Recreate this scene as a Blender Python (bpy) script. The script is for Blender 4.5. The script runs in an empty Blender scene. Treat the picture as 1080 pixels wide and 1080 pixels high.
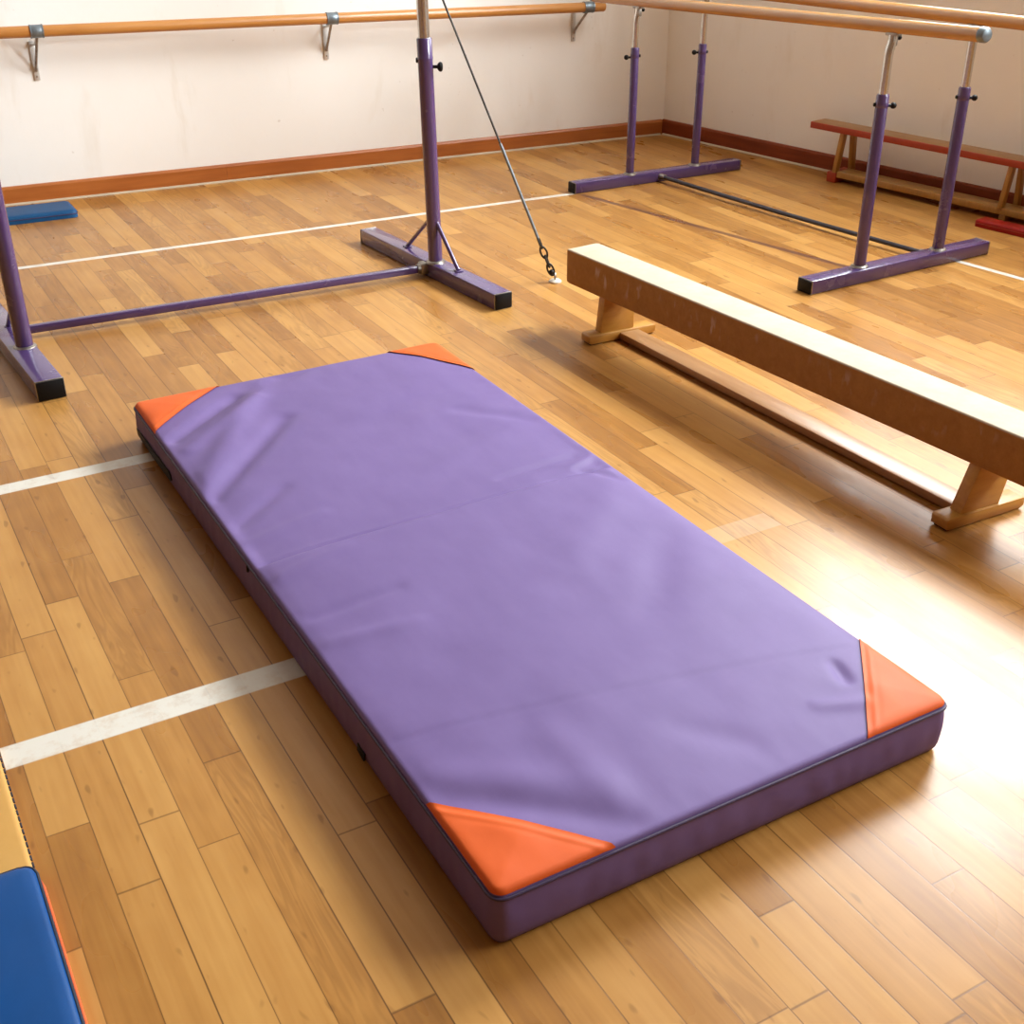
import bpy, bmesh, math, random
from mathutils import Vector, Matrix, noise
S = bpy.context.scene
COL = S.collection
PI = math.pi

# ------------------------------------------------------------------ room axes
CORNER = Vector((4.657, 6.301, 0.0))                 # far right corner of the hall
FAR = Vector((-0.99745, 0.07141, 0.0))               # along the far wall, to the left
FARN = Vector((-0.07141, -0.99745, 0.0))             # out of the far wall, into the room
RGT = Vector((0.17269, -0.98498, 0.0))               # along the right wall, towards the viewer
RGTN = Vector((-0.98498, -0.17269, 0.0))             # out of the right wall, into the room
UP = Vector((0, 0, 1))
def wr(s, d, z): return CORNER + RGT * s + RGTN * d + UP * z
def wf(s, d, z): return CORNER + FAR * s + FARN * d + UP * z

# ------------------------------------------------------------------ camera
cd = bpy.data.cameras.new('camera')
cam = bpy.data.objects.new('camera', cd); COL.objects.link(cam)
fw = Vector((0.43167504, 0.76190201, -0.4828685))
rt = Vector((0.8693676, -0.49415952, -0.00252001))
up = Vector((0.24053407, 0.4187024, 0.87568925))
cam.matrix_world = Matrix(((rt.x, up.x, -fw.x, 0), (rt.y, up.y, -fw.y, 0), (rt.z, up.z, -fw.z, 1.6), (0, 0, 0, 1)))
cd.sensor_width = 36; cd.lens = 42.788; cd.clip_start = 0.02; cd.clip_end = 100
S.camera = cam

# ------------------------------------------------------------------ light
w = bpy.data.worlds.new('world'); S.world = w; w.use_nodes = True
bgn = w.node_tree.nodes['Background']
bgn.inputs[0].default_value = (0.75, 0.86, 1.0, 1); bgn.inputs[1].default_value = 1.0
def area(name, loc, direction, sx, sy, watts, colour, spread=180):
    l = bpy.data.lights.new(name, 'AREA'); l.shape = 'RECTANGLE'; l.size = sx; l.size_y = sy
    l.energy = watts; l.color = colour; l.spread = math.radians(spread)
    o = bpy.data.objects.new(name, l); COL.objects.link(o)
    o.location = loc; o.rotation_euler = Vector(direction).to_track_quat('-Z', 'Y').to_euler()
    return o
WIN = (1.40, 3.45, 1.30, 4.00)                        # s0, s1, z0, z1 of the window in the right wall
ROOMY = -3.0
SPLIT = 2.55                                          # transom: brighter open sky above it
DAY = (0.97, 0.985, 1.0)
area('daylight_upper', wr((WIN[0]+WIN[1])/2, -0.16, (WIN[3]+SPLIT)/2), RGTN, WIN[1]-WIN[0], WIN[3]-SPLIT, 560, DAY)
area('daylight_lower', wr((WIN[0]+WIN[1])/2, -0.16, (WIN[2]+SPLIT)/2), RGTN, WIN[1]-WIN[0], SPLIT-WIN[2], 90, DAY)
WIN2 = (4.45, 8.20, 1.30, 4.00)                       # a second window of the same wall, beside the viewer
area('daylight_near', wr((WIN2[0]+WIN2[1])/2, -0.16, (SPLIT+WIN2[3])/2), RGTN, WIN2[1]-WIN2[0], WIN2[3]-SPLIT, 500, DAY)
# low hazy sun through the same windows: it rakes across the room onto the far wall
sl = bpy.data.lights.new('sun', 'SUN'); sl.energy = 1.25; sl.angle = math.radians(7); sl.color = (.96, .985, 1.0)
so = bpy.data.objects.new('sun', sl); COL.objects.link(so); so.location = (9, -3, 5)
so.rotation_euler = Vector((-.62, .745, -.245)).to_track_quat('-Z', 'Y').to_euler()

vs = S.view_settings
vs.view_transform = 'Standard'; vs.look = 'None'; vs.gamma = 1.0; vs.use_curve_mapping = False
vs.exposure = 0.10
S.cycles.use_denoising = True
S.cycles.max_bounces = 10; S.cycles.diffuse_bounces = 6; S.cycles.glossy_bounces = 4
S.cycles.transparent_max_bounces = 8
S.cycles.caustics_reflective = False; S.cycles.caustics_refractive = False
S.cycles.sample_clamp_indirect = 8

# ------------------------------------------------------------------ materials
class NT:
    def __init__(s, name):
        s.mat = bpy.data.materials.new(name); s.mat.use_nodes = True
        s.t = s.mat.node_tree; s.b = s.t.nodes['Principled BSDF']; s.out = s.t.nodes['Material Output']
        s._pos = None
    def put(s, sock, v):
        if isinstance(v, bpy.types.NodeSocket): s.t.links.new(v, sock)
        elif v is not None: sock.default_value = v
    def n(s, typ, ins=None, **kw):
        nd = s.t.nodes.new(typ)
        for k, v in kw.items(): setattr(nd, k, v)
        for k, v in (ins or {}).items(): s.put(nd.inputs[k], v)
        return nd
    def m(s, op, a, b=None, c=None):
        nd = s.n('ShaderNodeMath', operation=op)
        for i, v in enumerate((a, b, c)): s.put(nd.inputs[i], v)
        return nd.outputs[0]
    def pos(s):
        if s._pos is None: s._pos = s.n('ShaderNodeTexCoord').outputs['Object']
        return s._pos
    def xyz(s):
        x = s.n('ShaderNodeSeparateXYZ', {0: s.pos()}); return x.outputs[0], x.outputs[1], x.outputs[2]
    def vec(s, x, y, z):
        return s.n('ShaderNodeCombineXYZ', {0: x, 1: y, 2: z}).outputs[0]
    def scale(s, v, sc):
        return s.n('ShaderNodeMapping', {0: v, 3: sc}).outputs[0]
    def noise(s, v, scale=5, detail=2, rough=.5, dist=0):
        return s.n('ShaderNodeTexNoise', {'Vector': v, 'Scale': scale, 'Detail': detail, 'Roughness': rough, 'Distortion': dist}).outputs[0]
    def ramp(s, f, stops):
        r = s.n('ShaderNodeValToRGB', {0: f}); e = r.color_ramp.elements
        while len(e) < len(stops): e.new(.5)
        for i, (p, c) in enumerate(stops): e[i].position = p; e[i].color = (*c, 1) if len(c) == 3 else c
        return r.outputs[0]
    def mix(s, f, a, b, blend='MIX'):
        nd = s.n('ShaderNodeMix', data_type='RGBA', blend_type=blend)
        s.put(nd.inputs[0], f)
        for k, v in ((6, a), (7, b)): s.put(nd.inputs[k], (*v, 1) if isinstance(v, tuple) and len(v) == 3 else v)
        return nd.outputs[2]
    def smooth(s, x, a, b, lo=0., hi=1.):
        nd = s.n('ShaderNodeMapRange', {0: x, 1: a, 2: b, 3: lo, 4: hi}, interpolation_type='SMOOTHSTEP'); return nd.outputs[0]
    def bump(s, h, strength, dist=.01):
        nd = s.n('ShaderNodeBump', {'Height': h, 'Strength': strength, 'Distance': dist}); s.put(s.b.inputs['Normal'], nd.outputs[0])
    def base(s, c): s.put(s.b.inputs['Base Color'], (*c, 1) if isinstance(c, tuple) and len(c) == 3 else c)
    def set(s, **kw):
        for k, v in kw.items(): s.put(s.b.inputs[k.replace('_', ' ')], v)

def plain(name, c, rough=.5, metal=0., var=.08, scale=12, spec=.5, bump=0.):
    t = NT(name)
    f = t.noise(t.pos(), scale, 4, .6)
    a = tuple(max(0, x * (1 - var)) for x in c); b = tuple(min(1, x * (1 + var)) for x in c)
    t.base(t.ramp(f, [(.3, a), (.7, b)]))
    t.set(Roughness=t.m('MULTIPLY_ADD', f, .12, rough - .06), Metallic=metal)
    t.b.inputs['Specular IOR Level'].default_value = spec
    if bump: t.bump(t.noise(t.pos(), scale * 20, 3), bump, .002)
    return t.mat

def wood(name, light, dark, axis, rough=.35, grain=40, contrast=1.0, spec=.5):
    """fine grain running along the given axis (a unit vector)"""
    t = NT(name)
    ax = Vector(axis).normalized()
    d = t.n('ShaderNodeVectorMath', {0: t.pos(), 1: tuple(ax)}, operation='DOT_PRODUCT').outputs['Value']
    sc = t.n('ShaderNodeVectorMath', {0: tuple(ax), 'Scale': t.m('MULTIPLY', d, .94)}, operation='SCALE').outputs[0]
    v = t.n('ShaderNodeVectorMath', {0: t.pos(), 1: sc}, operation='SUBTRACT').outputs[0]
    f = t.noise(v, grain, 5, .65, .6)
    g = t.noise(t.pos(), 4, 2)
    f2 = t.m('ADD', t.m('MULTIPLY', t.m('SUBTRACT', f, .5), contrast), t.m('MULTIPLY_ADD', g, .5, .25))
    t.base(t.ramp(f2, [(.25, dark), (.72, light)]))
    t.set(Roughness=t.m('MULTIPLY_ADD', f, .15, rough - .07))
    t.b.inputs['Specular IOR Level'].default_value = spec
    t.bump(f, .08, .002)
    return t.mat

def floor_material():
    t = NT('varnished_maple_boards')
    X, Y, Z = t.xyz()
    W, L = .0778, .78
    xi = t.m('DIVIDE', X, W)
    i = t.m('FLOOR', xi); fx = t.m('FRACT', xi)
    r1 = t.n('ShaderNodeTexWhiteNoise', {'W': i}, noise_dimensions='1D').outputs[0]
    yj = t.m('ADD', t.m('DIVIDE', Y, t.m('MULTIPLY_ADD', r1, .35, L - .2)), t.m('MULTIPLY', r1, 13.7))
    j = t.m('FLOOR', yj); fy = t.m('FRACT', yj)
    rv = t.n('ShaderNodeTexWhiteNoise', {'Vector': t.vec(i, j, 3.0)}, noise_dimensions='3D')
    r2 = rv.outputs[0]
    rs = t.n('ShaderNodeSeparateColor', {0: rv.outputs[1]})
    r3, r4 = rs.outputs[1], rs.outputs[2]
    # grain
    gx = t.m('ADD', t.m('MULTIPLY', X, 9.0), t.m('MULTIPLY', r3, 40.0))
    gy = t.m('ADD', t.m('MULTIPLY', Y, 1.1), t.m('MULTIPLY', r4, 40.0))
    gv = t.vec(gx, gy, t.m('MULTIPLY', r2, 20.))
    big = t.noise(gv, 1.6, 3, .55, .8)
    rings = t.m('ABSOLUTE', t.m('SUBTRACT', t.m('FRACT', t.m('MULTIPLY', big, 9.0)), .5))
    fine = t.noise(t.vec(t.m('MULTIPLY', X, 62.), t.m('MULTIPLY', Y, 3.2), t.m('MULTIPLY', r3, 9.)), 1.0, 2, .5)
    blot = t.noise(t.vec(t.m('MULTIPLY', X, 1.6), Y, 0.0), 7.0, 2, .5)
    tone = t.m('ADD', t.m('MULTIPLY_ADD', r2, .54, .05), t.m('ADD', t.m('MULTIPLY', big, .30), t.m('MULTIPLY', t.m('SUBTRACT', fine, .34), .50)))
    tone = t.m('ADD', tone, t.m('MULTIPLY', t.m('SUBTRACT', blot, .5), .30))
    col = t.ramp(tone, [(.06, (.225, .092, .022)), (.38, (.345, .153, .034)), (.62, (.435, .210, .052)), (.98, (.530, .282, .080))])
    col = t.mix(t.m('MULTIPLY', t.m('GREATER_THAN', r4, .72), t.m('MULTIPLY', t.smooth(rings, .0, .5), .30)), col, (.19, .075, .016))
    # knots / flecks
    fl = t.noise(t.vec(t.m('MULTIPLY', X, 48.), t.m('MULTIPLY', Y, 17.), 0.), 1.0, 0, .5)
    col = t.mix(t.m('MULTIPLY', t.smooth(fl, .74, .84), .40), col, (.12, .045, .010))
    # seams
    ex = t.m('MINIMUM', fx, t.m('SUBTRACT', 1.0, fx))
    ey = t.m('MINIMUM', fy, t.m('SUBTRACT', 1.0, fy))
    wob = t.noise(t.vec(X, Y, 0.), 3.0, 2)
    sx = t.m('MULTIPLY', t.m('SUBTRACT', 1.0, t.smooth(ex, .006, .026)), t.m('MULTIPLY_ADD', t.smooth(t.m('ADD', t.m('MULTIPLY', r1, .6), t.m('MULTIPLY', wob, .6)), .30, .75), .72, .28))
    sy = t.m('MULTIPLY', t.m('SUBTRACT', 1.0, t.smooth(ey, .0006, .0042)), .70)
    seam = t.m('MAXIMUM', sx, sy)
    col = t.mix(t.m('MULTIPLY', seam, .85), col, (.085, .032, .010))
    # painted court lines
    def band(v, c, hw, soft=.0025):
        return t.m('SUBTRACT', 1.0, t.smooth(t.m('ABSOLUTE', t.m('SUBTRACT', v, c)), hw - soft, hw + soft))
    def inside(v, a, b): return t.m('MULTIPLY', t.m('GREATER_THAN', v, a), t.m('LESS_THAN', v, b))
    wear = t.m('MULTIPLY_ADD', t.smooth(t.noise(t.vec(X, Y, 0.), 22., 4, .7), .3, .55), .25, .73)
    l1 = t.m('MULTIPLY', band(Y, 3.355, .030), t.m('LESS_THAN', X, 1.5))
    l2 = t.m('MULTIPLY', band(Y, 2.143, .0375), t.m('MULTIPLY', inside(X, .046, 2.02), t.m('SUBTRACT', 1.0, t.m('MULTIPLY', t.m('GREATER_THAN', X, 1.5), .86))))
    l3 = t.m('MULTIPLY', band(t.m('MULTIPLY_ADD', X, .046, Y), 5.492, .018), t.m('LESS_THAN', X, 3.40))
    l4 = t.m('MULTIPLY', band(t.m('MULTIPLY_ADD', Y, .138, X), 4.705, .016), t.m('LESS_THAN', Y, 3.56))
    white = t.m('MULTIPLY', t.m('MAXIMUM', t.m('MAXIMUM', l1, l2), t.m('MAXIMUM', l3, l4)), wear)
    brown = t.m('MULTIPLY', t.m('MULTIPLY', band(t.m('MULTIPLY_ADD', Y, .205, X), 4.505, .017), inside(Y, 3.6, 5.3)), t.m('MULTIPLY', wear, .85))
    col = t.mix(white, col, (.68, .66, .60))
    col = t.mix(brown, col, (.10, .035, .028))
    t.base(col)
    rn = t.noise(t.vec(t.m('MULTIPLY', X, 3.), Y, 0.), 4., 1, .5)
    t.set(Roughness=t.m('ADD', t.m('MULTIPLY_ADD', rn, .16, .20), t.m('MULTIPLY', r2, .05)))
    t.b.inputs['Specular IOR Level'].default_value = .27
    h = t.m('ADD', t.m('MULTIPLY', seam, -.3), t.m('ADD', t.m('MULTIPLY', r3, .35), t.m('MULTIPLY', t.noise(t.vec(t.m('MULTIPLY', X, 2.), Y, 0.), 6., 2), .4)))
    t.bump(h, .22, .0012)
    return t.mat

def plaster():
    t = NT('cream_painted_plaster')
    a = t.noise(t.pos(), 1.3, 4, .6); b = t.noise(t.scale(t.pos(), (1, 1, .25)), 5, 4, .65, .4)
    c = t.ramp(a, [(.3, (.84, .83, .80)), (.7, (.87, .865, .845))])
    c = t.mix(t.m('MULTIPLY', t.smooth(b, .56, .78), .30), c, (.66, .59, .48))
    spk = t.noise(t.pos(), 26, 2)
    c = t.mix(t.m('MULTIPLY', t.smooth(spk, .74, .80), .35), c, (.45, .38, .30))
    t.base(c); t.set(Roughness=.62)
    t.b.inputs['Specular IOR Level'].default_value = .3
    t.bump(t.noise(t.pos(), 40, 4), .10, .003)
    return t.mat

def vinyl(name, c, c2, rough=.42, sheen=.12):
    t = NT(name)
    t.b.inputs['Specular IOR Level'].default_value = .22
    f = t.noise(t.pos(), 3.2, 4, .6, .3); g = t.noise(t.scale(t.pos(), (1, .35, 1)), 16, 4, .6)
    t.base(t.ramp(t.m('MULTIPLY_ADD', g, .35, t.m('MULTIPLY', f, .65)), [(.35, c), (.65, c2)]))
    t.set(Roughness=t.m('MULTIPLY_ADD', f, .14, rough - .07))
    t.b.inputs['Sheen Weight'].default_value = 0.0
    w1 = t.n('ShaderNodeTexWave', {'Vector': t.pos(), 'Scale': 190., 'Distortion': 1.0}, bands_direction='X').outputs[1]
    w2 = t.n('ShaderNodeTexWave', {'Vector': t.pos(), 'Scale': 190., 'Distortion': 1.0}, bands_direction='Y').outputs[1]
    h = t.m('ADD', t.m('MULTIPLY', t.m('ADD', w1, w2), .05), t.m('MULTIPLY', g, .8))
    t.bump(h, .16, .004)
    return t.mat

def suede():
    t = NT('tan_suede_beam_cover')
    X, Y, Z = t.xyz()
    f = t.noise(t.pos(), 30, 5, .7)
    c = t.ramp(f, [(.3, (.31, .138, .024)), (.7, (.39, .188, .042))])
    # chalk rubbed on the upper part of the sides
    ch = t.noise(t.scale(t.pos(), (1, 1, .38)), 34, 3, .5)
    pt = t.noise(t.pos(), 6, 2)
    hgt = t.m('MULTIPLY', t.smooth(Z, .19, .225), t.smooth(Z, .285, .250))
    c = t.mix(t.m('MULTIPLY', t.m('MULTIPLY', t.smooth(ch, .54, .70), t.smooth(pt, .42, .62)), t.m('MULTIPLY', hgt, .65)), c, (.55, .45, .33))
    c = t.mix(t.smooth(Z, .286, .2915), c, t.ramp(t.noise(t.pos(), 14, 4, .7), [(.3, (.45, .375, .27)), (.7, (.51, .435, .325))]))  # top face coloured cream for the window glare lying on it
    t.base(c); t.set(Roughness=.72); t.b.inputs['Specular IOR Level'].default_value = .35
    t.bump(f, .12, .002)
    return t.mat

def glass():
    t = NT('window_glass')
    tr = t.n('ShaderNodeBsdfTransparent', {0: (.97, .985, .98, 1)}); gl = t.n('ShaderNodeBsdfGlossy', {'Roughness': .02})
    lw = t.n('ShaderNodeLayerWeight', {0: .5})
    fr = t.m('MULTIPLY_ADD', t.m('POWER', lw.outputs[1], 4.0), .5, .035)
    mx = t.n('ShaderNodeMixShader', {0: fr, 1: tr.outputs[0], 2: gl.outputs[0]})
    t.t.links.new(mx.outputs[0], t.out.inputs[0])
    return t.mat

M = dict(
    floor=floor_material(), wall=plaster(), glass=glass(),
    ceiling=plain('ceiling_paint', (.36, .33, .29), .8, var=.03),
    panel=wood('added_dark_panelling', (.20, .105, .045), (.12, .058, .024), UP, .5, 20),  # made-up dark panelling on the unseen walls, cuts bounce to deepen shadows
    white=plain('white_gloss_paint', (.80, .80, .78), .4, var=.03),
    skirt_lit=wood('varnished_skirting_lit', (.42, .130, .026), (.30, .080, .015), FAR, .38, 30),  # sunlit copy of the skirting, the light is in its colour
    skirt_shaded=wood('varnished_skirting_shaded', (.27, .055, .016), (.17, .034, .010), RGT, .55, 30, spec=.2),  # same skirting in shade, painted darker on the right wall
    strip=plain('pale_floor_strip', (.50, .42, .31), .5),
    purple=plain('purple_enamel', (.078, .044, .148), .26, var=.03, scale=9),
    slate=plain('dark_slate_enamel', (.022, .018, .032), .35, var=.1),
    black=plain('black_rubber', (.005, .005, .006), .5, var=.2, spec=.2),
    chrome=plain('worn_chrome', (.70, .69, .67), .24, 1.0, var=.03, scale=40),
    weld=plain('bare_welded_steel', (.34, .31, .28), .42, 1.0, var=.3, scale=60),
    galv=plain('grey_painted_steel', (.20, .24, .27), .40, .6, var=.18, scale=50),
    plate=plain('pale_zinc_plate', (.62, .62, .61), .45, .5, var=.1, scale=30),
    wire=plain('dark_steel_wire', (.045, .040, .036), .38, .9, var=.2, scale=60),
    barre=wood('varnished_barre_wood', (.50, .225, .055), (.38, .145, .030), FAR, .32, 60, .7),
    rail=wood('pale_ash_rail', (.50, .265, .09), (.38, .17, .048), (.04, 1, -.04), .20, 60, .7, .8),
    suede=suede(),
    beamwood=wood('golden_beam_wood', (.50, .255, .045), (.36, .15, .022), (1, .1, 0), .36, 40),
    beamplank=wood('pale_beam_plank', (.38, .20, .08), (.27, .12, .038), (.05, -1, 0), .36, 40),
    benchtop=wood('bench_seat_wood', (.38, .20, .075), (.28, .13, .042), RGT, .4, 45),
    benchred=plain('red_painted_edge', (.33, .035, .008), .5, var=.12, scale=20),
    benchleg=wood('yellow_bench_wood', (.42, .215, .045), (.31, .14, .024), UP, .4, 45),
    vinyl=vinyl('purple_vinyl', (.142, .094, .258), (.168, .115, .295), .56),
    orange=vinyl('orange_vinyl', (.62, .095, .014), (.70, .120, .020), .55, .05),
    piping=plain('dark_purple_piping', (.040, .022, .075), .55, var=.1),
    blue=vinyl('blue_vinyl', (.002, .050, .19), (.004, .062, .23), .36, .0),
    bluedark=vinyl('blue_canvas', (.004, .055, .155), (.006, .068, .185), .5, .0),
    yellow=vinyl('yellow_vinyl', (.52, .285, .075), (.58, .33, .10), .42, .0),
    orangeband=plain('orange_binding', (.68, .11, .035), .45),
    redvinyl=vinyl('red_vinyl', (.25, .006, .003), (.30, .009, .004), .42, .0),
    thread=plain('black_thread', (.012, .014, .03), .6),
    cream=plain('cream_plastic', (.72, .66, .55), .5),
)

_p = M['purple'].node_tree.nodes['Principled BSDF']
_p.inputs['Coat Weight'].default_value = .7; _p.inputs['Coat Roughness'].default_value = .10
# ------------------------------------------------------------------ mesh helpers
def merge(dst, src):
    me = bpy.data.meshes.new('tmp'); src.to_mesh(me); src.free(); dst.from_mesh(me); bpy.data.meshes.remove(me)
def obox(dst, c, ax, ay, az, dims, bevel=.0, seg=2):
    b = bmesh.new(); bmesh.ops.create_cube(b, size=1.0)
    bmesh.ops.scale(b, vec=Vector(dims), verts=b.verts)
    if bevel > 0: bmesh.ops.bevel(b, geom=b.edges[:], offset=min(bevel, min(dims) * .45), segments=seg, profile=.5, affect='EDGES')
    ax, ay, az = Vector(ax).normalized(), Vector(ay).normalized(), Vector(az).normalized()
    mt = Matrix(((ax.x, ay.x, az.x, c[0]), (ax.y, ay.y, az.y, c[1]), (ax.z, ay.z, az.z, c[2]), (0, 0, 0, 1)))
    bmesh.ops.transform(b, matrix=mt, verts=b.verts)
    bmesh.ops.recalc_face_normals(b, faces=b.faces)
    merge(dst, b)
def stick(dst, p, q, wd, ht, bevel=.003, upv=UP, seg=2):
    """rectangular bar from p to q; wd across, ht along the up direction"""
    p, q = Vector(p), Vector(q); a = (q - p).normalized()
    s = a.cross(Vector(upv)).normalized(); u2 = s.cross(a)
    obox(dst, (p + q) / 2, a, s, u2, ((q - p).length, wd, ht), bevel, seg)
def tube(dst, pts, r, seg=16, closed=False, cap=True):
    pts = [Vector(p) for p in pts]; n = len(pts)
    rs = r if isinstance(r, (list, tuple)) else [r] * n
    tang = []
    for i in range(n):
        a = pts[(i - 1) % n] if (closed or i > 0) else pts[i]
        b = pts[(i + 1) % n] if (closed or i < n - 1) else pts[i]
        tang.append((b - a).normalized())
    t0 = tang[0]; nrm = t0.orthogonal().normalized(); rings = []
    for i in range(n):
        if i: 
            q = tang[i - 1].rotation_difference(tang[i]); nrm = (q @ nrm).normalized()
        bn = tang[i].cross(nrm)
        rings.append([dst.verts.new(pts[i] + (nrm * math.cos(2 * PI * k / seg) + bn * math.sin(2 * PI * k / seg)) * rs[i]) for k in range(seg)])
    for i in range(n if closed else n - 1):
        A, B = rings[i], rings[(i + 1) % n]
        for k in range(seg): dst.faces.new((A[k], A[(k + 1) % seg], B[(k + 1) % seg], B[k]))
    if cap and not closed:
        dst.faces.new(rings[0][::-1]); dst.faces.new(rings[-1])
def rod(dst, p, q, r, ch=.0, seg=20):
    """round bar with chamfered ends"""
    p, q = Vector(p), Vector(q); a = (q - p).normalized()
    if ch: tube(dst, [p, p + a * ch, q - a * ch, q], [r - ch, r, r, r - ch], seg)
    else: tube(dst, [p, q], r, seg)
def ball(dst, c, r, sx=1, sy=1, sz=1, seg=16):
    b = bmesh.new(); bmesh.ops.create_uvsphere(b, u_segments=seg, v_segments=seg // 2, radius=r)
    bmesh.ops.scale(b, vec=(sx, sy, sz), verts=b.verts); bmesh.ops.translate(b, vec=Vector(c), verts=b.verts); merge(dst, b)
def prism(dst, poly, p0, ax, ay, az, depth, bevel=0.):
    """polygon in the (ax, ay) plane at p0 extruded along az"""
    b = bmesh.new(); ax, ay, az = Vector(ax), Vector(ay), Vector(az); p0 = Vector(p0)
    lo = [b.verts.new(p0 + ax * x + ay * y) for x, y in poly]
    hi = [b.verts.new(p0 + ax * x + ay * y + az * depth) for x, y in poly]
    n = len(poly)
    b.faces.new(lo[::-1]); b.faces.new(hi)
    for i in range(n): b.faces.new((lo[i], lo[(i + 1) % n], hi[(i + 1) % n], hi[i]))
    bmesh.ops.recalc_face_normals(b, faces=b.faces)
    if bevel: bmesh.ops.bevel(b, geom=b.edges[:], offset=bevel, segments=2, profile=.5, affect='EDGES')
    merge(dst, b)

ROOT = {}
def origin(o): return ROOT.get(o.name, Vector((0, 0, 0)))
def put(name, bm, mat, parent=None, at=None, smooth=True, angle=35):
    """links bm (world coordinates) as one mesh object; parts share their thing's origin"""
    o0 = origin(parent) if parent else (Vector(at) if at is not None else Vector((0, 0, 0)))
    bmesh.ops.recalc_face_normals(bm, faces=bm.faces)
    bmesh.ops.translate(bm, vec=-o0, verts=bm.verts)
    me = bpy.data.meshes.new(name); bm.to_mesh(me); bm.free()
    me.materials.append(mat)
    if smooth:
        me.polygons.foreach_set('use_smooth', [True] * len(me.polygons))
        me.set_sharp_from_angle(angle=math.radians(angle))
    o = bpy.data.objects.new(name, me); COL.objects.link(o)
    if parent: o.parent = parent
    else: o.location = o0
    ROOT[o.name] = o0
    return o
def thing(name, at, label, cat):
    o = bpy.data.objects.new(name, None); COL.objects.link(o); o.location = at
    o.empty_display_size = .1
    o['label'] = label; o['category'] = cat; ROOT[o.name] = Vector(at)
    return o
def struct(o): o['kind'] = 'structure'; return o
def B(): return bmesh.new()

# ------------------------------------------------------------------ room shell
ZC = 4.6; TH = .2
LX = -3.5
FL_S = (4.657 - LX) / .99745
BR_S = (6.301 - ROOMY) / .98498
farleft = wf(FL_S, 0, 0); nearright = wr(BR_S, 0, 0)
poly = [(CORNER + (-FARN - RGTN) * .0)[:2], farleft[:2], (LX, ROOMY), nearright[:2]]
def slab(z0, z1, grow=.3):
    b = B()
    cx = sum(p[0] for p in poly) / 4; cy = sum(p[1] for p in poly) / 4
    pp = [(x + (grow if x > cx else -grow), y + (grow if y > cy else -grow)) for x, y in poly]
    prism(b, pp, (0, 0, z0), (1, 0, 0), (0, 1, 0), (0, 0, 1), z1 - z0); return b
struct(put('floor', slab(-.12, 0), M['floor'], smooth=False))
struct(put('ceiling', slab(ZC, ZC + .15), M['ceiling'], smooth=False))
def wallpiece(b, f, s0, s1, z0, z1):
    p0, p1 = f(s0, 0, 0), f(s1, 0, 0); q0 = f(s0, -TH, 0); 
    prism(b, [(0, z0), ((p1 - p0).length, z0), ((p1 - p0).length, z1), (0, z1)], p0, (p1 - p0).normalized(), UP, (q0 - p0).normalized(), TH)
def wall_with_windows(f, s0, s1, holes):
    b = B(); x = s0
    for a, c, z0, z1 in holes:
        wallpiece(b, f, x, a, 0, ZC); wallpiece(b, f, a, c, 0, z0); wallpiece(b, f, a, c, z1, ZC); x = c
    wallpiece(b, f, x, s1, 0, ZC); return b
b = B(); wallpiece(b, wf, -.2, FL_S + .2, 0, ZC); struct(put('wall_far', b, M['wall'], smooth=False))
struct(put('wall_right', wall_with_windows(wr, -.0, BR_S + .2, (WIN, WIN2)), M['wall'], smooth=False))
b = B(); obox(b, (LX - TH / 2, (ROOMY + farleft.y) / 2, ZC / 2), (1, 0, 0), (0, 1, 0), UP, (TH, farleft.y - ROOMY + .4, ZC)); struct(put('wall_left', b, M['panel'], smooth=False))
def bk(s, d, z): return Vector((s, ROOMY + d, z))
b = B(); wallpiece(b, bk, LX, nearright.x + .2, 0, ZC); struct(put('wall_back', b, M['panel'], smooth=False))

def window(name, f, win, sill_in):
    s0, s1, z0, z1 = win
    a = (f(1, 0, 0) - f(0, 0, 0)); n = (f(0, 1, 0) - f(0, 0, 0))
    b = B(); fwid, dep, d0 = .06, .07, -.09
    for s in (s0 + fwid / 2, s1 - fwid / 2): obox(b, f(s, d0, (z0 + z1) / 2), a, n, UP, (fwid, dep, z1 - z0), .006)
    for z in (z0 + fwid / 2, z1 - fwid / 2): obox(b, f((s0 + s1) / 2, d0, z), a, n, UP, (s1 - s0 - 2 * fwid, dep, fwid), .006)
    fr = struct(put(name, b, M['white'], at=f((s0 + s1) / 2, d0, z0)))
    b = B()
    for k in (1, 2): obox(b, f(s0 + (s1 - s0) * k / 3, d0, (z0 + z1) / 2), a, n, UP, (.035, .045, z1 - z0 - 2 * fwid), .004)
    obox(b, f((s0 + s1) / 2, d0, SPLIT), a, n, UP, (s1 - s0 - 2 * fwid, .045, .035), .004)
    put('glazing_bar', b, M['white'], fr)
    b = B(); obox(b, f((s0 + s1) / 2, d0, (z0 + z1) / 2), a, n, UP, (s1 - s0 - 2 * fwid, .006, z1 - z0 - 2 * fwid)); put('pane', b, M['glass'], fr, smooth=False)
    b = B(); obox(b, f((s0 + s1) / 2, .0, z0 - .015), a, n, UP, (s1 - s0 + .1, .22, .03), .006); put('sill', b, M['white'], fr)
window('window_1', wr, WIN, .1)
window('window_2', wr, WIN2, .1)

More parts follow.
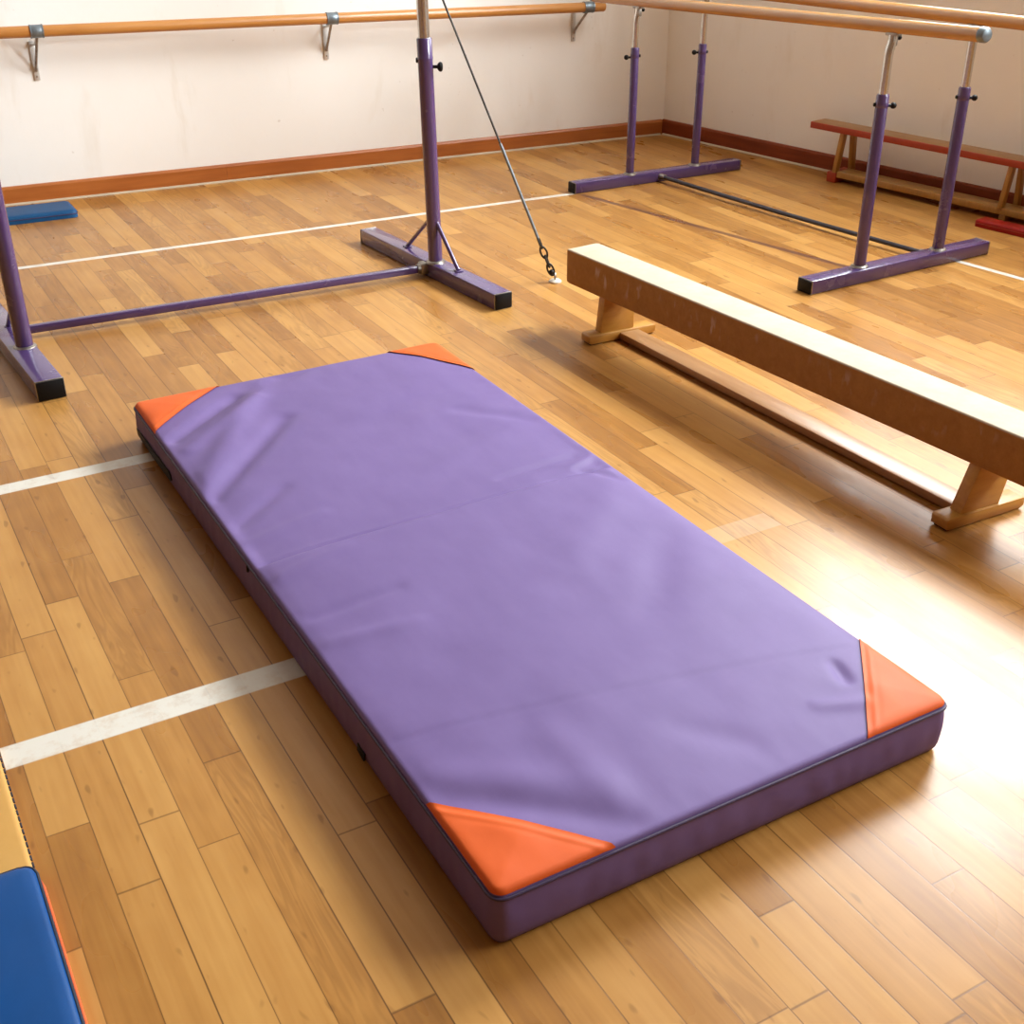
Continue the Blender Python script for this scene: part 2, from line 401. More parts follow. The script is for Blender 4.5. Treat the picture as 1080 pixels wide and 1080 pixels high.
def skirting(name, f, s0, s1, mat, joints):
    a = (f(1, 0, 0) - f(0, 0, 0)); n = (f(0, 1, 0) - f(0, 0, 0))
    b = B(); prof = [(0, 0), (.016, 0), (.016, .078), (.011, .088), (0, .090)]
    ss = [s0] + joints + [s1]
    for p, q in zip(ss[:-1], ss[1:]):
        prism(b, prof, f(p + .0006, 0, 0), n, UP, a, q - p - .0012)
    return struct(put(name, b, mat, smooth=False))
skirting('baseboard_far', wf, .017, FL_S, M['skirt_lit'], [1.62, 2.74, 4.6])
skirting('baseboard_right', wr, .0, BR_S, M['skirt_shaded'], [.36, 2.9, 5.1])
def fillet(name, f, s0, s1):
    a = (f(1, 0, 0) - f(0, 0, 0)); n = (f(0, 1, 0) - f(0, 0, 0)); b = B()
    prism(b, [(.016, 0), (.025, 0), (.024, .004), (.021, .007), (.016, .009)], f(s0, 0, 0), n, UP, a, s1 - s0)
    return struct(put(name, b, M['strip'], smooth=False))
fillet('trim_1', wf, .03, FL_S); fillet('trim_2', wr, .016, BR_S)

# ------------------------------------------------------------------ purple landing mat
MX, MY, MW, ML, MT = .668, 1.238, 1.021, 2.258, .129
CR = .024                                             # corner radius seen from above
RIDGES = [ # u0, v0, u1, v1, height, width
    (.031, 1.932, .278, 2.138, -.0085, .026), (.020, 1.540, .354, 1.910, -.0085, .030), (.012, 1.605, .398, 2.214, .0075, .040),
    (.050, 1.850, .330, 2.080, .006, .030), (.266, 2.120, .590, 2.286, -.004, .040), (.713, 1.264, .957, 1.287, -.0035, .016),
    (.909, 1.235, 1.020, 1.269, .004, .016), (.030, .255, .285, .030, -.0042, .030), (.045, .300, .300, .120, .0036, .045),
    (.906, .205, .883, .144, -.0055, .015), (.779, .112, .870, .079, .0035, .018), (-.014, 1.271, .235, 1.318, .003, .022),
    (.041, .890, .250, .902, -.003, .018), (.919, .815, .704, .552, -.0035, .055), (.626, .780, .908, 1.048, .0035, .060),
    (.977, 1.551, .816, 1.722, -.0035, .030), (.001, .789, .229, .761, .003, .022), (.60, .085, .50, .20, -.0025, .035),
    (.30, .03, .28, .30, .0025, .04), (.93, 1.20, .99, 1.10, -.004, .018), (.60, 1.42, .93, 1.52, .003, .05),
    (.02, 1.36, .20, 1.50, -.004, .024), (.02, 1.08, .22, 1.12, .003, .02), (.55, 1.75, .95, 1.90, -.003, .06)]
def crease(v, at, depth, wdt): 
    d = (v - at) / wdt; return -depth * math.exp(-d * d)
def mat_z(u, v):
    e = min(u, MW - u, v, ML - v)
    z = MT - .010 + .012 * (1 - math.exp(-max(e, 0) / .10))            # slight crown
    if e < .010: z -= .010 * (1 - math.sqrt(max(0, 1 - (1 - max(e, 0) / .010) ** 2)))
    k = min(1, max(0, (e - .004) / .03))
    for u0, v0, u1, v1, h, wd in RIDGES:
        dx, dy = u1 - u0, v1 - v0; L2 = dx * dx + dy * dy
        t = ((u - u0) * dx + (v - v0) * dy) / L2; tc = min(1, max(0, t))
        d2 = (u - u0 - dx * tc) ** 2 + (v - v0 - dy * tc) ** 2
        if d2 < (3 * wd) ** 2: z += 1.5 * k * h * math.exp(-d2 / (wd * wd)) * (.35 + .65 * math.sin(PI * min(1, max(0, .15 + .7 * t))))
    # folds between the foam sections
    lin = 1.164 + .023 * u / MW
    z += k * crease(v, lin, .0085, .006) + k * (.0080 * math.tanh((lin - v) / .022)) * math.exp(-abs(v - lin) / .16)
    cr2 = .432 - .165 * u - .04 * u * u
    z += k * crease(v, cr2, .0012, .005) + k * .0012 * math.tanh((v - cr2) / .015) * math.exp(-abs(v - cr2) / .15)
    # puckers pulling in from the edge seams
    for d, s in ((u, v), (MW - u, v + 7.), (v, u + 3.), (ML - v, u + 11.)):
        if d < .12: z += k * .0022 * noise.noise(Vector((s * 22., d * 6., 1.7))) * math.exp(-d / .045)
    z += k * .0022 * noise.noise(Vector((u * 5., v * 3.2, .4))) + k * .0010 * noise.noise(Vector((u * 14., v * 9., 5.)))
    return z
def round_corner(u, v):
    for cu, cv, su, sv in ((CR, CR, -1, -1), (MW - CR, CR, 1, -1), (CR, ML - CR, -1, 1), (MW - CR, ML - CR, 1, 1)):
        if (u - cu) * su > 0 and (v - cv) * sv > 0:
            d = math.hypot(u - cu, v - cv)
            m = max(abs(u - cu), abs(v - cv))
            if d > 1e-9: return cu + (u - cu) * m / d, cv + (v - cv) * m / d
    return u, v
def axis_steps(Ln, n):
    edge = [0, .0015, .004, .008, .013, .018, CR]
    return edge + [CR + (Ln - 2 * CR) * k / n for k in range(1, n)] + [Ln - e for e in edge[::-1]]
lm = thing('landing_mat', (MX + MW / 2, MY + ML / 2, 0), 'large purple crash mat with four orange corners in the middle of the wooden floor', 'gym mat')
b = B(); us, vs2 = axis_steps(MW, 124), axis_steps(ML, 262)
grid = [[None] * len(vs2) for _ in us]
for i, u in enumerate(us):
    for j, v in enumerate(vs2):
        uu, vv = round_corner(u, v); grid[i][j] = b.verts.new((MX + uu, MY + vv, mat_z(u, v)))
nu, nv = len(us), len(vs2)
for i in range(nu - 1):
    for j in range(nv - 1): b.faces.new((grid[i][j], grid[i + 1][j], grid[i + 1][j + 1], grid[i][j + 1]))
loop = [grid[i][0] for i in range(nu - 1)] + [grid[nu - 1][j] for j in range(nv - 1)] + [grid[i][nv - 1] for i in range(nu - 1, 0, -1)] + [grid[0][j] for j in range(nv - 1, 0, -1)]
cen = Vector((MX + MW / 2, MY + ML / 2, 0))
def outward(x, y):
    u, v = x - MX, y - MY; n = Vector((0, 0, 0))
    cu = min(max(u, CR), MW - CR); cv = min(max(v, CR), ML - CR)
    n = Vector((u - cu, v - cv, 0))
    return n.normalized() if n.length > 1e-6 else Vector((0, 0, 0))
rim = [vv.co.copy() for vv in loop]
prev = loop; NS = 10
for k in range(1, NS + 1):
    f = k / NS; ring = []
    for c in rim:
        n = outward(c.x, c.y); s = (c.x * 1.0 + c.y * 1.3)
        bul = .004 * math.sin(PI * f) + .0022 * noise.noise(Vector((s * 26., f * 1.4, 2.))) * math.sin(PI * f)
        if f > .8: bul -= .007 * ((f - .8) / .2) ** 2
        ring.append(b.verts.new((c.x + n.x * bul, c.y + n.y * bul, c.z * (1 - f) + .001 * f)))
    for a in range(len(ring)):
        c2 = (a + 1) % len(ring); b.faces.new((prev[a], ring[a], ring[c2], prev[c2]))
    prev = ring
b.faces.new(prev[::-1])
put('cover', b, M['vinyl'], lm, angle=80)
def patch(u0, v0, su, sv, lu, lv):
    """triangle at a corner of the mat, its hypotenuse stitched down with a hem"""
    b = B(); n = 44; rows = []
    for a in range(n + 1):
        row = []
        for c in range(n + 1 - a):
            fa, fc = a / n, c / n
            u, v = u0 + su * lu * fa, v0 + sv * lv * fc
            uu, vv = round_corner(u, v); h = 1 - fa - fc        # distance from the hypotenuse
            lift = .0016 + .0016 * math.exp(-((h - .10) / .03) ** 2) + .0012 * math.exp(-(h / .02) ** 2)
            e = min(u, MW - u, v, ML - v)
            if e < .004: lift *= .6
            n2 = .0030 * (.8 + noise.noise(Vector((fa * 3 + u0, fc * 3 + v0, 8.)))) * min(1, h * 5) * min(1, e / .02)
            row.append(b.verts.new((MX + uu, MY + vv, mat_z(u, v) + lift + n2)))
        rows.append(row)
    for a in range(n):
        for c in range(n - a):
            b.faces.new((rows[a][c], rows[a + 1][c], rows[a][c + 1]))
            if c < n - a - 1: b.faces.new((rows[a + 1][c], rows[a + 1][c + 1], rows[a][c + 1]))
    ext = bmesh.ops.extrude_face_region(b, geom=b.faces[:])
    for g in ext['geom']:
        if isinstance(g, bmesh.types.BMVert): g.co.z += .0012
    o = put('corner_patch', b, M['orange'], lm, angle=60); o['label'] = 'orange vinyl corner patch'
patch(.001, ML - .001, 1, -1, .268, .240)
patch(MW - .001, ML - .001, -1, -1, .182, .278)
patch(MW - .001, .001, -1, 1, .216, .250)
patch(.001, .001, 1, 1, .232, .252)
b = B(); step = 2
pts = [Vector((c.x, c.y, c.z - .001)) + outward(c.x, c.y) * .0016 for c in rim][::step]
tube(b, pts, .0034, 8, closed=True)
put('piping', b, M['piping'], lm)
# black strip for the dark handle slot in the left side, two dark tear marks
def side_pt(y, z):
    f = 1 - z / .12
    return MX - .004 * math.sin(PI * f)
b = B(); N = 26; y0, y1 = MY + 1.862, MY + 2.225
front, back = [], []
for k in range(N + 1):
    y = y0 + (y1 - y0) * k / N
    zt = .060 - .008 * (k / N); zb = .028
    if k == 0: zb = .036; zt = .050
    front.append([Vector((side_pt(y, z) - .0035 - .002 * math.sin(PI * k / N), y, z)) for z in (zt, (zt + zb) / 2, zb)])
for rowi in range(2):
    pass
F = [[b.verts.new(p) for p in row] for row in front]
K = [[b.verts.new(p + Vector((.008, 0, 0))) for p in row] for row in front]
for k in range(N):
    for a in range(2):
        b.faces.new((F[k][a], F[k][a + 1], F[k + 1][a + 1], F[k + 1][a])); b.faces.new((K[k][a], K[k + 1][a], K[k + 1][a + 1], K[k][a + 1]))
    b.faces.new((F[k][0], F[k + 1][0], K[k + 1][0], K[k][0])); b.faces.new((F[k][2], K[k][2], K[k + 1][2], F[k + 1][2]))
for k in (0, N):
    for a in range(2): b.faces.new((F[k][a], F[k][a + 1], K[k][a + 1], K[k][a]))
o = put('handle_slot_strip', b, M['black'], lm); o['label'] = 'black strip in place of the dark handle slot'
for y, z, l, h in ((MY + 1.198, .100, .007, .020), (MY + .537, .030, .034, .022)):
    b = B(); obox(b, (side_pt(y, z) - .002, y, z), (1, 0, 0), (0, 1, .25), (0, -.25, 1), (.006, l, h), .0025); put('tear_mark', b, M['black'], lm)

# ------------------------------------------------------------------ high bar frame
hb = thing('high_bar', (1.34, 4.4, 0), 'purple steel high bar frame with two posts standing behind the purple mat', 'gymnastics bar')
def foot_tube(root, p, q, wd, ht, name='foot_bar'):
    p, q = Vector(p), Vector(q); a = (q - p).normalized()
    b = B(); stick(b, p + a * .006, q - a * .006, wd, ht, .006); o = put(name, b, M['purple'], root)
    for e, d in ((p, a), (q, -a)):
        b = B(); stick(b, e, e + d * .0075, wd - .004, ht - .004, .003)
        stick(b, e - d * .001, e + d * .002, wd - .018, ht - .018, .002)
        c = put('end_cap', b, M['black'], o); c['label'] = 'black plastic plug in the tube end'
        b = B(); stick(b, e + d * .006, e + d * .0095, wd + .0016, ht + .0016, .004); put('tube_rim', b, M['weld'], o)
    return o
HF = .064
foot_tube(hb, (2.214, 3.965, HF / 2), (2.124, 5.075, HF / 2), .080, HF)
foot_tube(hb, (.503, 3.935, HF / 2 + .002), (.445, 4.95, HF / 2 + .002), .092, HF + .004)
def hb_post(x, y, lean, sgn):
    z0 = HF; f = lambda z, dx=0, dy=0: Vector((x + lean * z + dx, y + dy, z))
    b = B(); tube(b, [f(z0), f(.862), f(.866), f(.872), f(.876), f(.940), f(.944)], [.0295, .0295, .031, .031, .0295, .0295, .027], 32)
    p = put('post', b, M['purple'], hb)
    b = B(); rod(b, f(.93), f(1.30), .0225, .002, 28); o = put('extension_tube', b, M['chrome'], p); o['label'] = 'silver telescopic tube'
    b = B(); d = Vector((.86, -.5, 0)) * sgn; c = f(.838)
    rod(b, c + d * .027, c + d * .050, .0065, .001, 14); tube(b, [c + d * .046, c + d * .052, c + d * .058, c + d * .064, c + d * .067], [.009, .0165, .0185, .0165, .010], 20)
    put('locking_knob', b, M['black'], p)
    b = B(); c = f(.862); rod(b, c - d * .026, c - d * .036, .010, .002, 14); put('bolt', b, M['black'], p)
    b = B()
    for k in range(28):
        a = 2 * PI * k / 28
    tube(b, [f(z0 - .001), f(z0 + .006), f(z0 + .010)], [.041, .038, .031], 28)
    put('weld_collar', b, M['weld'], p)
    return f
f1 = hb_post(2.166, 4.460, -.020, 1); f2 = hb_post(.492, 4.296, .0, -1)
for f, foots in ((f1, ((2.189, 4.300), (2.155, 4.715))), (f2, ((.478, 4.54),))):
    for fx_, fy_ in foots:
        c = f(.262); e = Vector((fx_, fy_, HF + .003)); d = (c - e).normalized()
        b = B(); tube(b, [e + Vector((0, 0, .001)), e + d * .010, c - d * .006, c], [.0095, .0085, .0085, .010], 14)
        obox(b, e, (1, 0, 0), (0, 1, 0), UP, (.030, .034, .005), .002); put('brace', b, M['purple'], hb)
b = B(); stick(b, (.495, 4.565, .034), (2.128, 4.494, .034), .028, .030, .006); put('tie_bar', b, M['purple'], hb)
for x, y in ((2.128, 4.494), (.500, 4.565)):
    b = B(); obox(b, (x, y, .036), (1, -.04, 0), (.04, 1, 0), UP, (.045, .050, .050), .010, 3)
    tube(b, [(x - .035, y, .034), (x + .02, y, .034)], .021, 16); put('tie_bracket', b, M['weld'], hb)
b = B(); rod(b, f2(1.315) + Vector((-.10, -.01, 0)), f1(1.315) + Vector((.10, .01, 0)), .019, .004, 28); o = put('bar', b, M['chrome'], hb)
for f in (f1, f2):
    b = B(); tube(b, [f(1.285), f(1.335)], .030, 24); put('bar_clamp', b, M['weld'], hb)

# ------------------------------------------------------------------ guy cable of the high bar
A0 = Vector((2.560, 4.150, .004)); T0 = f1(1.215) + Vector((.028, 0, 0))
gc = thing('guy_cable', (A0.x, A0.y, 0), 'thin steel guy cable slanting from the tall post down to a floor anchor', 'cable')
dv = (T0 - A0).normalized(); Lc = (T0 - A0).length
P = lambda t: A0 + dv * (Lc * t)
b = B(); tube(b, [P(.44), P(.7), P(1.0)], .0042, 10); put('wire', b, M['wire'], gc)
b = B(); rod(b, P(.145), P(.455), .0062, .002, 14); o = put('turnbuckle_rod', b, M['galv'], gc); o['label'] = 'thicker grey tensioner rod at the lower end'
def link(c, ax, sd, ln, wd, r):
    pts = []
    for k in range(24):
        a = 2 * PI * k / 24; pts.append(c + ax * (math.cos(a) * ln) + sd * (math.sin(a) * wd))
    b = B(); tube(b, pts, r, 8, closed=True); return b
s1 = dv.cross(UP).normalized(); s2 = dv.cross(s1).normalized()
for k, t in enumerate((.132, .098, .068, .040)):
    put('chain_link', link(P(t), dv, s1 if k % 2 == 0 else s2, .026, .0125, .0042), M['wire'], gc)
b = B(); ball(b, P(.030), .013, 1, 1, 1); put('shackle', b, M['wire'], gc)
b = B(); tube(b, [(A0.x, A0.y, .0), (A0.x, A0.y, .006), (A0.x, A0.y, .012), (A0.x, A0.y, .015)], [.026, .026, .018, .006], 20); put('floor_anchor', b, M['cream'], gc)
put('anchor_ring', link(A0 + Vector((0, 0, .018)), UP, s1, .015, .011, .0035), M['weld'], gc)

# ------------------------------------------------------------------ parallel bars
pb = thing('parallel_bars', (3.92, 4.45, 0), 'purple framed parallel bars with two pale wooden rails near the corner', 'parallel bars')
foot_tube(pb, (3.388, 5.350, .028), (4.470, 5.338, .028), .066, .055)
foot_tube(pb, (3.352, 3.530, .029), (4.412, 3.562, .029), .078, .057)
RN0, RN1 = Vector((3.673, 3.549, .985)), Vector((3.757, 5.343, .903))
RF0, RF1 = Vector((4.122, 3.560, .985)), Vector((4.173, 5.338, .940))
def pb_post(x, y, ztop, rail, knob, kink, r, zk):
    b = B(); tube(b, [(x, y, .055), (x, y, ztop - .006), (x, y, ztop)], [r, r, r - .003], 24); p = put('post', b, M['purple'], pb)
    b = B(); tube(b, [(x, y, ztop - .05), (x, y, ztop - .046), (x, y, ztop - .032), (x, y, ztop - .028)], [r, r + .0012, r + .0012, r], 24); put('band', b, M['purple'], p)
    ze = rail.z - .03; dx = rail.x - x; rr = r * .70
    b = B()
    if kink: tube(b, [(x, y, ztop - .02), (x, y, ze - .075), (x + dx * .15, y, ze - .055), (x + dx * .8, y, ze - .030), (x + dx, y, ze - .015), (x + dx, y, ze)], rr, 20)
    else: tube(b, [(x, y, ztop - .02), (x + dx, y, ze)], rr, 20)
    o = put('extension_tube', b, M['chrome'], p); o['label'] = 'silver telescopic tube'
    d = Vector((.86, -.5, 0)) * knob; c = Vector((x, y, ztop - zk)); b = B()
    rod(b, c + d * (r - .003), c + d * (r + .014), .0055, .001, 12); ball(b, c + d * (r + .021), .0125, 1, 1, 1)
    put('locking_knob', b, M['black'], p)
    b = B(); c = Vector((x, y, ztop - .040)); rod(b, c - d * (r - .003), c - d * (r + .008), .0075, .002, 12); put('bolt', b, M['black'], p)
    b = B(); tube(b, [(x, y, .055), (x, y, .062), (x, y, .066)], [r + .013, r + .010, r + .002], 24); put('weld_collar', b, M['weld'], p)
    # saddle under the rail
    a = ((RN1 - RN0) if kink else (RF1 - RF0)).normalized(); c = Vector((x + dx, y, ze + .002))
    b = B(); stick(b, c - a * .030, c + a * .030, .030, .012, .003); obox(b, c - UP * .022, (1, 0, 0), (0, 1, 0), UP, (.026, .032, .042), .006)
    k = put('rail_saddle', b, M['weld'], p)
    b = B(); ball(b, c - UP * .012 + Vector((.86, -.5, 0)) * .024, .009); put('saddle_bolt', b, M['black'], p)
pb_post(3.662, 3.547, .741, RN0, 1, True, .0245, .043)
pb_post(4.122, 3.556, .727, RF0, 1, False, .0245, .043)
pb_post(3.748, 5.343, .688, RN1, -1, True, .0215, .048)
pb_post(4.173, 5.341, .676, RF1, -1, False, .0215, .043)
for A_, B_ in ((RN0, RN1), (RF0, RF1)):
    a = (A_ - B_).normalized(); p, q = A_ + a * .455, B_ - a * .45
    b = B(); tube(b, [p - a * .020, p - a * .10, q + a * .10, q], .0255, 32); r_ = put('rail', b, M['rail'], pb)
    b = B(); tube(b, [p - a * .024, p - a * .004, p + a * .003, p + a * .006], [.0265, .0265, .022, .012], 32); o = put('rail_cap', b, M['galv'], r_); o['label'] = 'grey metal cap on the rail end'
    b = B(); tube(b, [q + a * .024, q + a * .004, q - a * .003, q - a * .006], [.0265, .0265, .022, .012], 32); put('rail_cap', b, M['galv'], r_)
b = B(); tube(b, [(3.925 + .178 * t, 5.318 - 1.725 * t, .030 - .006 * math.sin(PI * t)) for t in [k / 12 for k in range(13)]], .0105, 14); put('tie_rod', b, M['slate'], pb)
for x, y in ((3.927, 5.300), (4.101, 3.607)):
    b = B(); tube(b, [(x - .003, y + .02, .030), (x + .004, y - .025, .030)], .015, 14); put('tie_socket', b, M['weld'], pb)

# ------------------------------------------------------------------ balance beam
th = .0699; BD = Vector((math.sin(th), -math.cos(th), 0)); BN = Vector((math.cos(th), math.sin(th), 0)); BE = Vector((2.3978, 3.7085, 0))
BL, BWd, BZ, BH = 2.12, .141, .2930, .129
bb = thing('balance_beam', BE + BD * (BL / 2), 'low tan suede balance beam on wooden feet standing to the right of the purple mat', 'balance beam')
b = B(); prof = []
for cx_, cz_, a0 in ((BWd / 2, BZ, 0), (-BWd / 2, BZ, 90), (-BWd / 2, BZ - BH, 180), (BWd / 2, BZ - BH, 270)):
    r_ = .006 if cz_ == BZ else .010
    for k in range(6):
        a = math.radians(a0 + 90 * k / 5)
        prof.append((cx_ - math.copysign(r_, cx_) + r_ * math.cos(a), cz_ - (r_ if cz_ == BZ else -r_) + r_ * math.sin(a)))
rings = []
stations = [(0, .86), (.003, .925), (.009, .975), (.020, 1.), (.05, 1.)] + [(.05 + (BL - .1) * k / 24, 1.) for k in range(1, 25)] + [(BL - .014, 1.), (BL - .007, .99), (BL - .002, .965), (BL, .90)]
zc = BZ - BH / 2
for s, k in stations:
    rings.append([b.verts.new(BE + BD * s + BN * (x * k) + UP * (zc + (z - zc) * k)) for x, z in prof])
for A_, B_ in zip(rings[:-1], rings[1:]):
    for k in range(len(prof)): b.faces.new((A_[k], A_[(k + 1) % len(prof)], B_[(k + 1) % len(prof)], B_[k]))
b.faces.new(rings[0]); b.faces.new(rings[-1][::-1])
put('beam_body', b, M['suede'], bb, angle=40)
for yc, cx_, tilt in ((3.487, 2.428, .02), (1.880, 2.508, .01)):
    ex = Vector((1, -.03, 0)).normalized(); ey = Vector((.03, 1, 0)).normalized(); c = Vector((cx_, yc, 0))
    b = B()   # cross foot: thick in the middle, ends lifted on thin pads
    prism(b, [(-.142, .007), (-.130, .004), (.130, .004), (.142, .010), (.143, .030), (.137, .036), (-.137, .038), (-.143, .034)], c - ey * .029, ex, UP, ey, .058, .003)
    ft = put('foot', b, M['beamwood'], bb)
    b = B()
    for s in (-1, 1): obox(b, c + ex * (.110 * s) + UP * .0025, ex, ey, UP, (.05, .046, .005), .001)
    put('rubber_pad', b, M['black'], ft)
    b = B()   # tapered leg board between foot and beam
    top = BZ - BH + .004
    tx = (BE + BD * (3.7085 - yc)).x - cx_
    prism(b, [(-.090, .034), (.052, .034), (tx + .064, top), (tx - .062, top)], c - ey * .020, ex, UP, ey, .040, .003)
    put('leg', b, M['beamwood'], bb)
b = B(); stick(b, (2.455, 3.462, .017), (2.497, 1.905, .017), .082, .026, .004); put('stretcher', b, M['beamplank'], bb)

# ------------------------------------------------------------------ ballet barre on the far wall
ba = thing('ballet_barre', wf(2.6, 0, .56), 'round varnished wooden ballet barre on steel brackets along the far white wall', 'ballet barre')
bz = lambda s: .7665 + .0145 * s
b = B(); p, q = wf(.512, .12, bz(.512)), wf(5.6, .12, bz(5.6)); a = (q - p).normalized()
tube(b, [p, p + a * .003, p + a * .008, q], [.020, .0245, .0265, .0265], 32); put('barre_rail', b, M['barre'], ba)
for s, sc in ((3.606, 3.583), (2.136, 2.130), (.648, .618), (5.08, 5.04)):
    c = wf(sc, .12, bz(sc)); b = B(); tube(b, [c - FAR * .030, c - FAR * .027, c + FAR * .027, c + FAR * .030], [.0275, .0295, .0295, .0275], 28)
    for e in (-1, 1): tube(b, [c + FAR * (.024 * e), c + FAR * (.030 * e)], .0312, 28)
    br = put('bracket', b, M['galv'], ba)
    b = B(); tube(b, [wf(s, .010, .628), wf(s, .022, .645), wf(sc + .002, .112, bz(sc) - .026)], [.0085, .0068, .0068], 12); put('strut', b, M['weld'], br)
    b = B(); obox(b, wf(s, .004, .672), FAR, FARN, UP, (.026, .008, .180), .002); o = put('wall_plate', b, M['plate'], br); o['label'] = 'flat pale steel plate screwed to the wall'
    b = B(); tube(b, [wf(s, .006, .745), wf((s + sc) / 2, .05, .752), wf(sc, .112, bz(sc) - .02)], .006, 10); put('arm', b, M['plate'], br)
    b = B()
    ball(b, wf(s, .008, .60), .005, 1, 1, 1, 10)
    put('screw', b, M['weld'], br)

# ------------------------------------------------------------------ bench against the right wall
be = thing('bench', wr(2.4, .14, 0), 'long low wooden gym bench with red painted edge against the right wall', 'bench')
def rbx(b, s0, s1, d0, d1, z0, z1, bev=.003): obox(b, wr((s0 + s1) / 2, (d0 + d1) / 2, (z0 + z1) / 2), RGT, RGTN, UP, (s1 - s0, d1 - d0, z1 - z0), bev)
b = B(); rbx(b, 1.272, 3.62, .078, .196, .262, .290); put('seat', b, M['benchtop'], be)
b = B(); rbx(b, 1.268, 3.62, .194, .204, .257, .2895); rbx(b, 1.266, 1.274, .078, .198, .258, .2895); o = put('edge_strip', b, M['benchred'], be); o['label'] = 'red painted front edge'
for s in (1.462, 2.428, 3.40):
    b = B()
    stick(b, wr(s - .008, .190, .052), wr(s + .004, .172, .262), .024, .036, .003, RGTN); put('leg', b, M['benchleg'], be)
    b = B()
    stick(b, wr(s + .010, .075, .052), wr(s + .012, .100, .262), .024, .036, .003, RGTN); put('leg', b, M['benchleg'], be)
for s in (1.440, 3.40):
    b = B(); rbx(b, s - .030, s + .030, .060, .205, .0, .055, .006); o = put('foot_block', b, M['benchred'], be); o['label'] = 'red painted foot block'
b = B(); rbx(b, 1.470, 3.62, .090, .200, .030, .062); put('lower_rail', b, M['benchleg'], be)
b = B(); rbx(b, 2.418, 2.452, .08, .19, .0, .032); put('rail_support', b, M['benchleg'], be)

# ------------------------------------------------------------------ smaller mats
def pad(dst, f, u0, u1, v0, v1, h, cr=.02, er=.012, nz=.0015, z0=0.0, seed=0., n=26):
    """soft cushion with rounded corners and edges; f maps (u, v, z) to the world"""
    def steps(a, c):
        e = [0, er * .15, er * .4, er, max(cr, er * 1.4)]
        L_ = c - a; return [a + x for x in e] + [a + e[-1] + (L_ - 2 * e[-1]) * k / n for k in range(1, n)] + [c - x for x in e[::-1]]
    us_, vs_ = steps(u0, u1), steps(v0, v1); g = []
    for u in us_:
        row = []
        for v in vs_:
            e = max(0, min(u - u0, u1 - u, v - v0, v1 - v)); z = h
            if e < er: z -= er * (1 - math.sqrt(max(0, 1 - (1 - e / er) ** 2)))
            z += nz * noise.noise(Vector((u * 9 + seed, v * 9, seed))) * min(1, e / .03) + nz * 1.5 * (1 - math.exp(-e / .06))
            uu, vv = u, v
            for cu, cv, su, sv in ((u0 + cr, v0 + cr, -1, -1), (u1 - cr, v0 + cr, 1, -1), (u0 + cr, v1 - cr, -1, 1), (u1 - cr, v1 - cr, 1, 1)):
                if (u - cu) * su > 0 and (v - cv) * sv > 0:
                    d = math.hypot(u - cu, v - cv); m = max(abs(u - cu), abs(v - cv))
                    if d > 1e-9: uu, vv = cu + (u - cu) * m / d, cv + (v - cv) * m / d
            row.append(dst.verts.new(f(uu, vv, z0 + z)))
        g.append(row)
    a, c = len(us_), len(vs_)
    for i in range(a - 1):
        for j in range(c - 1): dst.faces.new((g[i][j], g[i + 1][j], g[i + 1][j + 1], g[i][j + 1]))
    lp = [g[i][0] for i in range(a - 1)] + [g[a - 1][j] for j in range(c - 1)] + [g[i][c - 1] for i in range(a - 1, 0, -1)] + [g[0][j] for j in range(c - 1, 0, -1)]
    cx_, cy_ = (u0 + u1) / 2, (v0 + v1) / 2
    ring = [dst.verts.new((v.co.x, v.co.y, z0 + .0005)) for v in lp]
    for k in range(len(lp)): dst.faces.new((lp[k], ring[k], ring[(k + 1) % len(lp)], lp[(k + 1) % len(lp)]))
    dst.faces.new(ring[::-1])
    return [v.co.copy() for v in lp]
ident = lambda u, v, z: Vector((u, v, z))

bm_ = thing('floor_mat', (.68, 6.27, 0), 'small flat blue mat lying against the far wall at the left', 'gym mat')
b = B(); sk = lambda u, v, z: Vector((u, v - .06 * (u - .7), z))
lp = pad(b, sk, .26, 1.072, 6.180, 6.395, .038, .03, .016, .0015, 0, 3.); put('pad', b, M['bluedark'], bm_, angle=70)
b = B(); tube(b, [(p.x, p.y, .020) for p in lp][::1], .0022, 6, closed=True); put('seam', b, M['piping'], bm_)

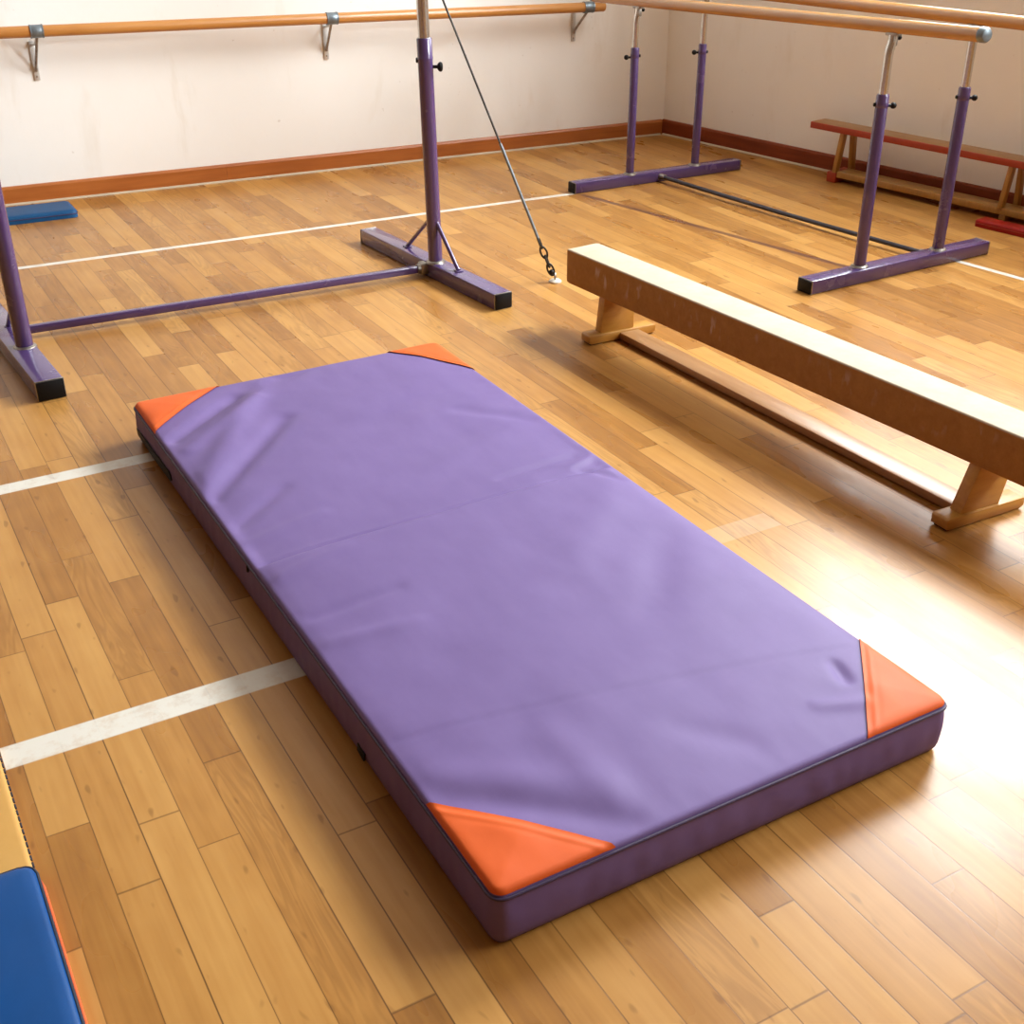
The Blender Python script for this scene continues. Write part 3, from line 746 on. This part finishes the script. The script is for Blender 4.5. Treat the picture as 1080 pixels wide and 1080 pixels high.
rm = thing('low_pad', wr(2.9, .33, 0), 'low red padded strip on the floor in front of the bench', 'gym mat')
b = B(); rw = lambda u, v, z: wr(u, v, z)
lp = pad(b, rw, 2.402, 3.60, .285, .372, .033, .012, .010, .001, 0, 9.); put('pad', b, M['redvinyl'], rm, angle=70)
b = B(); tube(b, [(p.x, p.y, .018) for p in lp], .0016, 6, closed=True); put('seam', b, M['benchred'], rm)

fm = thing('folding_mat', (-.35, 1.5, 0), 'blue and yellow folding mat with orange binding at the lower left corner', 'gym mat')
b = B(); lpb = pad(b, ident, -.80, .044, .72, 1.768, .052, .028, .012, .004, 0, 1., 40); o = put('blue_panel', b, M['blue'], fm, angle=70)
o['label'] = 'blue vinyl panel'
b = B(); tube(b, [Vector((p.x, p.y, .0445)) for p in lpb], .0030, 8, closed=True); put('piping', b, M['thread'], fm)
b = B()
def offs(p, k): 
    d = Vector((p.x + .378, p.y - 1.244, 0)); 
    return Vector((p.x + math.copysign(k, d.x) * (1 if abs(abs(d.x) - .422) < .03 else 0), p.y + math.copysign(k, d.y) * (1 if abs(abs(d.y) - .524) < .03 else 0), 0))
lo = [b.verts.new(offs(p, .0085) + UP * .001) for p in lpb]; hi = [b.verts.new(offs(p, .0050) + UP * .020) for p in lpb]; hi2 = [b.verts.new(offs(p, -.004) + UP * .020) for p in lpb]; lo2 = [b.verts.new(offs(p, -.004) + UP * .001) for p in lpb]
n = len(lo)
for k in range(n):
    k2 = (k + 1) % n
    for A_, B_ in ((lo, hi), (hi, hi2), (hi2, lo2), (lo2, lo)): b.faces.new((A_[k], A_[k2], B_[k2], B_[k]))
o = put('binding', b, M['orangeband'], fm); o['label'] = 'orange binding strip along the foot of the side'
b = B(); lpy = pad(b, ident, -.80, .042, 1.755, 2.75, .022, .012, .008, .003, 0, 5., 40); o = put('yellow_panel', b, M['yellow'], fm, angle=70); o['label'] = 'yellow vinyl panel'
b = B(); y = 1.79
while y < 2.72:
    stick(b, (.0425, y, .0165), (.0425, y + .013, .0165), .004, .004, .001); y += .019
o = put('stitching', b, M['thread'], fm); o['kind'] = 'stuff'
